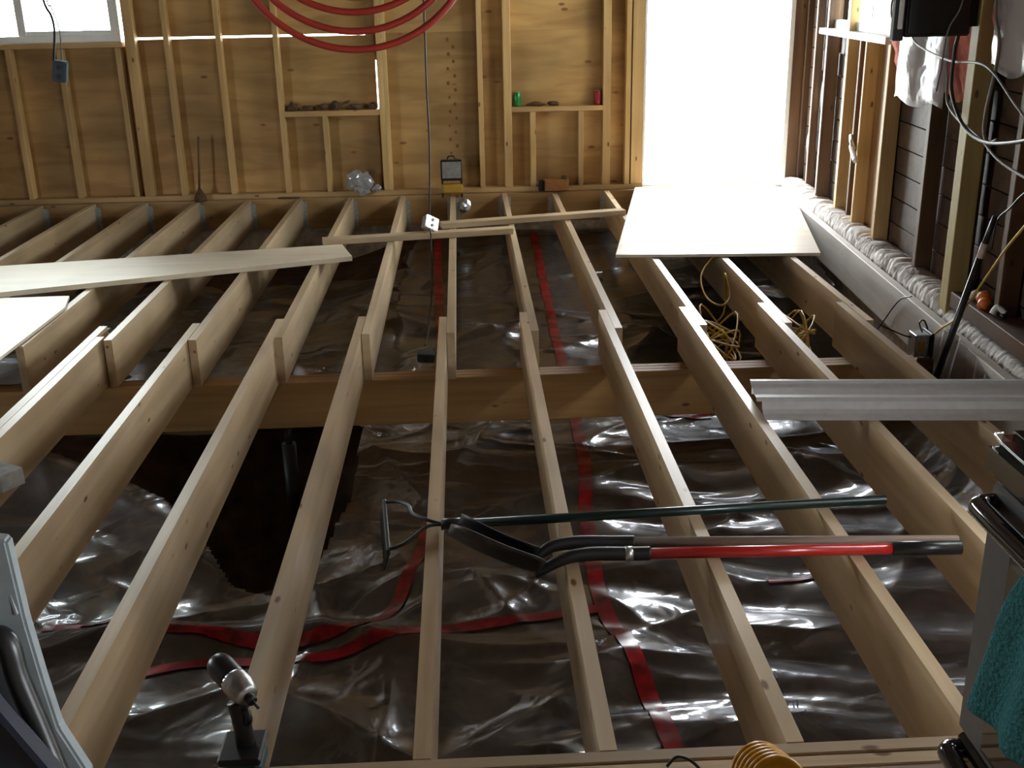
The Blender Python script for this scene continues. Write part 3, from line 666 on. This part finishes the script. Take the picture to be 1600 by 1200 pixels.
# ================================================================== HANGING THINGS
# coil of red pipe hung from the ceiling
cx, cy, cz = -.165, 3.47, 1.737
pts = []
specs = [(-.165, 1.737, .385, 3.455), (-.165, 1.765, .365, 3.475), (-.17, 1.80, .345, 3.495), (-.165, 1.84, .33, 3.51), (-.16, 1.86, .32, 3.53)]
turn = 28
for i, (a, b, r, yy) in enumerate(specs):
    a2, b2, r2, y2 = specs[min(i+1, len(specs)-1)]
    for k in range(turn):
        f = k/turn; th = math.pi/2+2*math.pi*f
        aa, bb, rr, y3 = a+(a2-a)*f, b+(b2-b)*f, r+(r2-r)*f, yy+(y2-yy)*f
        pts.append((aa+rr*1.0*math.cos(th), y3, bb+rr*math.sin(th)))
o0 = Vector(pts[0]); pc = link('pipe_coil', tubemesh('pipe_coil', [Vector(p)-o0 for p in pts], .0105, 10, True, 3), PEX, None, o0)
tag(pc, 'coil of red plastic water pipe hanging from the ceiling', 'pipe coil')
tie = tube('hanging_strap', [(-.165, 3.50, 2.45), (-.165, 3.44, 2.20), (-.165, 3.45, 2.09), (-.165, 3.55, 2.11), (-.165, 3.52, 2.30), (-.165, 3.50, 2.45)], .004, WHITE, None, 6); tag(tie, 'thin white strap holding the red pipe coil', 'strap')

def device_box(name, loc, sx, sy, sz, rot, label, cat, mat):
    t = thing(name, loc, label, cat)
    bm = bmesh.new(); bmesh.ops.create_cube(bm, size=1, matrix=Matrix.Diagonal((sx, sy, sz, 1))); bmesh.ops.bevel(bm, geom=bm.edges[:], offset=.005, segments=2, affect='EDGES')
    o = link('shell', from_bm('shell', bm), mat); o.matrix_world = Matrix.Translation(loc) @ rot.to_4x4(); o.parent = t; o.matrix_parent_inverse = parent_world(t).inverted()
    for k in (-1, 1):
        bm = bmesh.new(); bmesh.ops.create_cone(bm, cap_ends=True, segments=14, radius1=.011, radius2=.011, depth=.006, matrix=Matrix.Translation((0, -sy/2-.002, k*sz*.22)) @ Matrix.Rotation(R90, 4, 'X'))
        q = link('knockout', from_bm('knockout', bm), STEEL); q.matrix_world = Matrix.Translation(loc) @ rot.to_4x4(); q.parent = t; q.matrix_parent_inverse = parent_world(t).inverted()
    return t
from mathutils import Euler
device_box('outlet_box', (-1.625, 5.065, 1.235), .058, .05, .09, Euler((.1, .2, .1)).to_matrix(), 'dark blue plastic outlet box dangling on a cable before the end window', 'outlet box', BLUEB)
tag(tube('hanging_cable', [(-1.71, 5.18, 2.45), (-1.70, 5.18, 1.75), (-1.69, 5.176, 1.53), (-1.658, 5.151, 1.463), (-1.646, 5.126, 1.397), (-1.653, 5.086, 1.285), (-1.645, 5.07, 1.272)], .0055, BCAB), 'black cable hanging before the end window with a box on its end', 'cable')
tag(tube('hanging_cable', [(-1.68, 5.22, 2.45), (-1.685, 5.20, 1.6), (-1.665, 5.185, 1.50), (-1.632, 5.15, 1.41), (-1.622, 5.10, 1.30), (-1.618, 5.075, 1.272)], .003, GCAB), 'thin grey wire hanging beside the black cable before the end window', 'cable')
tag(tube('hanging_cable', [(-.09, 7.2, 2.45), (-.085, 7.2, 1.5), (-.09, 7.19, .98), (-.088, 7.185, .6), (-.105, 7.18, .2), (-.11, 7.165, .075)], .006, DCAB), 'long dark cable hanging down to the metal box on a scrap board', 'cable')
device_box('junction_box', (-.105, 7.150, .086), .10, .055, .09, Euler((-.5, .5, .5)).to_matrix(), 'shiny metal junction box tilted on the scrap board', 'junction box', GALV)
tag(tube('hanging_cable', [(-.105, 7.115, .062), (-.103, 7.055, .052), (-.10, 7.035, .0), (-.10, 6.8, -.25), (-.115, 6.4, -.40), (-.13, 6.10, -.42)], .005, DCAB), 'dark cable drooping below the scrap board to the blue box', 'cable')
device_box('outlet_box', (-.125, 6.02, -.46), .10, .06, .055, Euler((.2, .1, .1)).to_matrix(), 'slate blue plastic box resting on the plastic sheet beside red tape', 'outlet box', BLUEB)

# ================================================================== THINGS ALONG THE END WALL
wl = thing('work_light', (.03, 8.62, 0), 'square dark halogen work light standing by the end wall', 'work light')
box('lamp_housing', -.055, .115, 8.60, 8.66, .125, .285, BLACK, wl, .008); box('lamp_glass', -.043, .103, 8.594, 8.60, .145, .272, LENS, wl, .002)
tube('carry_handle', [(.0, 8.63, .285), (.01, 8.63, .31), (.05, 8.63, .31), (.06, 8.63, .285)], .006, BLACK, wl, 8); box('yellow_base', -.05, .115, 8.59, 8.68, .02, .095, OCH, wl, .015)
for x in (-.045, .105):
    tube('stand_leg', [(x, 8.63, .15), (x, 8.63, .095)], .007, BLACK, wl, 8, 0); tube('foot', [(x, 8.55, .008), (x, 8.72, .008)], .008, BLACK, wl, 8, 0); tube('foot_strut', [(x, 8.63, .008), (x, 8.63, .03)], .007, BLACK, wl, 8, 0)
for i in range(5): box('guard_bar', -.04+.033*i, -.036+.033*i, 8.588, 8.592, .118, .14, BLACK, wl, .001)
cb = thing('tool_case', (.84, 8.69, 0), 'copper brown case with a black end beside the end wall', 'case')
box('case_body', .755, .955, 8.65, 8.735, .012, .105, CHIPB, cb, .006); box('black_end', .715, .755, 8.655, 8.73, .012, .095, BLACK, cb, .008); box('case_strap', .755, .765, 8.645, 8.74, .012, .10, BLACK, cb, .002); box('clasp', .90, .94, 8.66, 8.70, .105, .128, STEEL, cb, .004)
br = thing('broom', (-1.95, 8.69, 0), 'thin dark broom standing upright against the end wall studs', 'broom')
tube('broomstick', [(-1.955, 8.69, .09), (-1.92, 8.705, .50)], .009, OLDS, br, 8, 0)
lathe('bristles', [(.05, .003), (.045, .04), (.02, .085), (.012, .10)], BARK, br, (-1.955, 8.69, 0), 14)
def crumple(name, loc, r, sq, mat, label, cat, seed, sub=3):
    rs2 = random.Random(seed); bm = bmesh.new(); bmesh.ops.create_icosphere(bm, subdivisions=sub, radius=1)
    for v in bm.verts:
        k = .7+.6*rs2.random(); v.co = Vector((v.co.x*r*sq[0]*k, v.co.y*r*sq[1]*k, v.co.z*r*sq[2]*k))
    return tag(link(name, from_bm(name, bm), mat, None, loc), label, cat)
crumple('plastic_bag', (-.70, 8.70, .115), .085, (1.1, .45, 1.0), BAG, 'crumpled clear plastic bag leaning on the end wall plate', 'plastic bag', 2)
crumple('plastic_bag', (-.572, 8.715, .065), .034, (1.2, .5, .8), BAG, 'small scrap of clear plastic beside the crumpled bag on the plate', 'plastic bag', 4)
crumple('foil_scrap', (.12, 8.655, -.085), .052, (.9, .7, 1.1), GALV, 'crumpled shiny foil scrap tucked beside a joist hanger', 'foil', 5, 2)
def can(loc, mat, label):
    t = thing('drink_can', loc, label, 'can')
    lathe('can_body', [(.024, 0), (.029, .008), (.029, .098), (.024, .108)], mat, t, loc, 20); lathe('can_lid', [(.024, .108), (.024, .111), (.02, .1095)], GALV, t, loc, 20)
can((.562, 8.785, .662), GCAN, 'green drink can on the framed sill near the doorway')
can((1.195, 8.785, .662), RCAN, 'red drink can on the framed sill near the doorway')
for (x, a, b) in ((.71, .075, .02), (.84, .05, .03)): crumple('dark_rag', (x, 8.78, .662+.016), .05, (a/.05, .4, .38), BARK, 'dark rag beside the green can on the framed sill' if x < .8 else 'dark rag between the two cans on the framed sill', 'rag', int(x*100), 2)
for i, (x, sxx, h) in enumerate(((-1.19, .045, .035), (-1.07, .055, .022), (-.955, .045, .03), (-.85, .045, .04), (-.70, .070, .022), (-.57, .035, .03))):
    crumple('debris_scrap', (x, 8.785, .668+h*.8), 1., (sxx, .03, h), BARK, 'dark scrap of debris on the boarded sill, %s from the bag end' % ORD[5-i], 'debris', 20+i, 2)
tag(board('debris_stick', (-.85, 8.76, .70), (-.74, 8.77, .735), .01, .02, OLDS, None, .002, 'X'), 'short brown stick poking up from the debris on the sill', 'stick')
tag(board('debris_stick', (-1.30+.12, 8.70, .006), (-1.20+.45-.6, 8.71, .006), .02, .012, OLDS, None, .002, 'X'), 'dark stick lying at the foot of the end wall', 'stick')

# ================================================================== THINGS ON THE RIGHT WALL
# black box on the post
pb = thing('power_box', (2.27, 5.04, 1.30), 'black metal box with a white strip fixed high on the post', 'box')
box('box_shell', 2.118, 2.425, 5.045, 5.150, 1.300, 1.75, BLACK, pb, .01); box('box_cover', 2.133, 2.410, 5.030, 5.046, 1.315, 1.74, IRON, pb, .006); box('white_strip', 2.087, 2.107, 5.030, 5.045, 1.335, 1.55, WHITE, pb, .003)
box('mount_arm', 2.072, 2.120, 5.045, 5.085, 1.285, 1.7, IRON, pb, .004); box('mount_plate', 2.420, 2.452, 5.05, 5.09, 1.34, 1.70, IRON, pb, .002)
def batt(s0, s1, z0, z1, label, slant, bays):
    t = thing('insulation_batt', rw((s0+s1)/2, .05, z0), label, 'insulation')
    for nm, mat, t0, t1, zz0, bay in [('wool', FIBER, -.035, .078, z0, b) for b in bays]+[('poly_cover', WRAP, -.05, -.04, z0-.045, None)]:
        ns, nz = 20, 26; S, Zt = np.meshgrid(np.linspace(0, 1, ns), np.linspace(0, 1, nz)); rs2 = np.random.RandomState(int(abs(s0)*100)+len(nm))
        bul = np.clip(np.sin(np.pi*S)*3+.6, 0, 1); wob = rs2.rand(nz, ns)
        sa, sb = bay if nm == 'wool' else (s0+(s1-s0)*.14, s0+(s1-s0)*.80)
        SS = sa+(sb-sa)*S; ZZ = zz0+slant*(1-Zt)*((SS-s0)/(s1-s0))*.12+(z1-zz0)*Zt + (Zt == 0)*.02*np.sin(S*9)
        TT = t1-(t1-t0)*bul*(.75+.3*wob)*np.clip(.35+Zt*3, 0, 1) if nm == 'wool' else -.045-.016*np.sin(S*11+Zt*2)*.6-.012*wob-.02*bul
        P = RO[0]+RS[0]*SS+RT[0]*TT, RO[1]+RS[1]*SS+RT[1]*TT, ZZ
        o = link(nm, gridmesh(nm, P[0], P[1], P[2]), mat, t)
        md = o.modifiers.new('t', 'SOLIDIFY'); md.thickness = .004 if nm != 'wool' else .01
    return t
batt(.22, 1.40, 1.00, 2.2, 'pink insulation batt under torn plastic between post and window', -.3, [(.225, .718), (.782, 1.42)])
batt(-.75, .06, 1.20, 2.2, 'pink insulation batt hanging beyond the post, away from the window', .25, [(-.75, -.392), (-.328, .055)])
def rcable(name, pts, t, r, mat, label): return tag(tube(name, [rw(s, t+dt, z) for (s, z), dt in zip(pts, [0]*len(pts))], r, mat), label, 'cable')
rcable('wall_cable', [(.13, 1.36), (.155, 1.29), (.176, 1.231), (.16, 1.061), (-.03, .924), (-.302, .884), (-.645, .931), (-.9, 1.0)], -.115, .0085, BCAB, 'thick black cable looping down across the post from the black box')
rcable('wall_cable', [(-.162, 1.9), (-.162, 1.455), (-.247, 1.304), (-.252, 1.188), (-.207, 1.012), (-.21, .918), (-.273, .879), (-.36, .90)], -.09, .0075, GCAB, 'grey cable hanging past the farther pink batt in a narrow loop')
rcable('wall_cable', [(.33, 1.10), (.294, .991), (.104, .923), (-.142, .882), (-.376, .818), (-.644, .789), (-.9, .78)], -.078, .007, GCAB, 'grey cable sagging from the torn plastic behind the black loop')
rcable('wall_cable', [(.85, 1.31), (.808, 1.252), (.604, 1.213), (.246, 1.183), (-.167, 1.188), (-.502, 1.068), (-.8, .95)], -.10, .0055, GCAB, 'thin grey cable strung across the two pink insulation batts')
tag(tube('wall_cable', [(2.372, 5.022, 1.75), (2.362, 5.022, 1.45), (2.312, 5.022, 1.33), (2.302, 5.03, 1.17), (2.300, 5.05, 1.06)], .004, GCAB), 'thin grey wire running down over the black box', 'cable')
rcable('wall_cable', [(.97, 1.50), (1.20, 1.46), (1.225, 1.37), (1.15, 1.335), (1.03, 1.37)], -.10, .005, BCAB, 'black cable loop beside the window and the black box')
rcable('wall_cable', [(-.9, .86), (-.595, .721), (-.465, .631), (-.354, .553), (-.33, .42)], -.04, .0045, BCAB, 'thin black wire descending behind the black pole')
tag(tube('wall_cable', [rw(a, t, z) for a, t, z in ((-.9, -.11, .72), (-.666, -.115, .512), (-.47, -.115, .312), (-.251, -.118, .09), (-.13, -.138, .0), (.02, -.142, -.11), (.144, -.142, -.204))], .005, YEL), 'yellow cable running down past the black pole to the concrete', 'cable')
rcable('wall_cable', [(.30, .035), (.338, .022), (.45, -.02), (.56, -.097), (.70, -.22), (.785, -.291)], -.145, .0035, BCAB, 'thin black wire hanging over the ledger board')
ck = thing('pipe_bracket', rw(2.02, -.02, .5), 'white plastic pipe stub in a metal bracket on a stud', 'bracket')
tube('bracket_strap', [rw(2.13, -.005, .60), rw(2.06, -.02, .575), rw(2.02, -.012, .53)], .014, GALV, ck, 8); tube('pipe_stub', [rw(2.05, -.02, .545), rw(1.98, -.025, .51), rw(1.90, -.03, .475)], .017, WHITE, ck, 12)

# black pole leaning on the wall
pl = thing('pole', (2.42, 4.80, -.3), 'slender black pole with a pale band leaning on the wall beside the post', 'pole')
p1 = Vector((2.400, 4.54, .585)); p0 = Vector((2.268, 4.672, -.25)); p0 = p0+(p0-p1)*.10; p0.z = min(p0.z, sheet_z(p0.x, p0.y)+.004); dvv = (p1-p0)
tube('shaft', [p0, p0+dvv*.86], .0155, BLACK, pl, 12, 0); tube('pale_band', [p0+dvv*.80, p0+dvv*.87], .0165, simple('pale_pink_band', (.55, .40, .38), .5), pl, 12, 0); tube('tip', [p0+dvv*.86, p1], [.015, .011], BLACK, pl, 12, 0)
# work lamp on the sill
ol = thing('cord_end', rw(-.25, .03, .13), 'orange extension cord end with white clips on the dark sill', 'cord end')
lathe('orange_plug', [(.02, 0), (.034, .012), (.034, .04), (.022, .058)], ORA, ol, rw(-.20, .0, .14), 14, (.4, .3, 0)); lathe('orange_plug', [(.018, 0), (.03, .01), (.03, .035), (.018, .05)], ORA, ol, rw(-.27, -.02, .131), 14, (-.3, .5, 0))
for s in (-.13, -.38): tube('white_clip', [rw(s, -.02, .14), rw(s, .0, .17), rw(s-.02, .03, .15)], .014, WHITE, ol, 8)
tube('black_tray', [rw(-.12, .02, .138), rw(-.42, .02, .138)], .012, BLACK, ol, 8, 0)
# junction box with clamps by the ledger
jb = thing('junction_box', (2.34, 4.95, -.12), 'battered open metal junction box with stray wires beside the ledger', 'junction box')
box('box_shell', 2.270, 2.340, 4.90, 4.99, -.17, -.06, GALV, jb, .004); box('box_side', 2.340, 2.357, 4.885, 5.0, -.19, -.05, BLACK, jb, .004); box('ochre_inside', 2.285, 2.315, 4.894, 4.90, -.14, -.09, OCH, jb, .002)
tube('wire_tail', [(2.29, 4.95, -.09), (2.24, 4.97, -.08), (2.20, 5.03, -.07), (2.15, 5.06, -.05)], .004, BCAB, jb, 6); tube('wire_tail', [(2.32, 4.95, -.06), (2.31, 4.97, -.02), (2.335, 4.98, -.01), (2.35, 4.96, -.05)], .004, BCAB, jb, 6)
bk = box('bracket_foot', 2.285, 2.355, 4.86, 4.90, -.27, -.17, OLDP, jb, .004)

# tangled yellow cord in the joist bays
def tangle(name, c, n, rx, ry, rz, seed, label, lead=()):
    r2 = random.Random(seed); pts = [Vector(p) for p in lead]
    for i in range(n):
        th = i*2.1+r2.random()*.8; pts.append(Vector((c[0]+rx*math.cos(th)*(.5+.5*r2.random()), c[1]+ry*math.sin(th)*(.5+.5*r2.random()), c[2]+rz*r2.random())))
    return tag(tube(name, pts, .0055, YEL, None, 6, 6), label, 'cord')
tangle('yellow_cord', (1.47, 5.55, -.47), 34, .15, .36, .34, 3, 'yellow cord tangled between joists, one loop over a joist top', [(1.66, 6.42, -.02), (1.60, 6.36, -.01), (1.50, 6.18, -.07), (1.49, 5.98, -.14), (1.55, 5.86, -.16), (1.62, 5.95, -.13), (1.63, 6.15, -.05), (1.60, 6.0, -.25), (1.45, 6.0, -.40)])
tangle('yellow_cord', (1.875, 5.55, -.46), 34, .14, .36, .32, 8, 'yellow cord tangled in the joist bay beside the ledger', [(1.75, 5.75, -.42)])
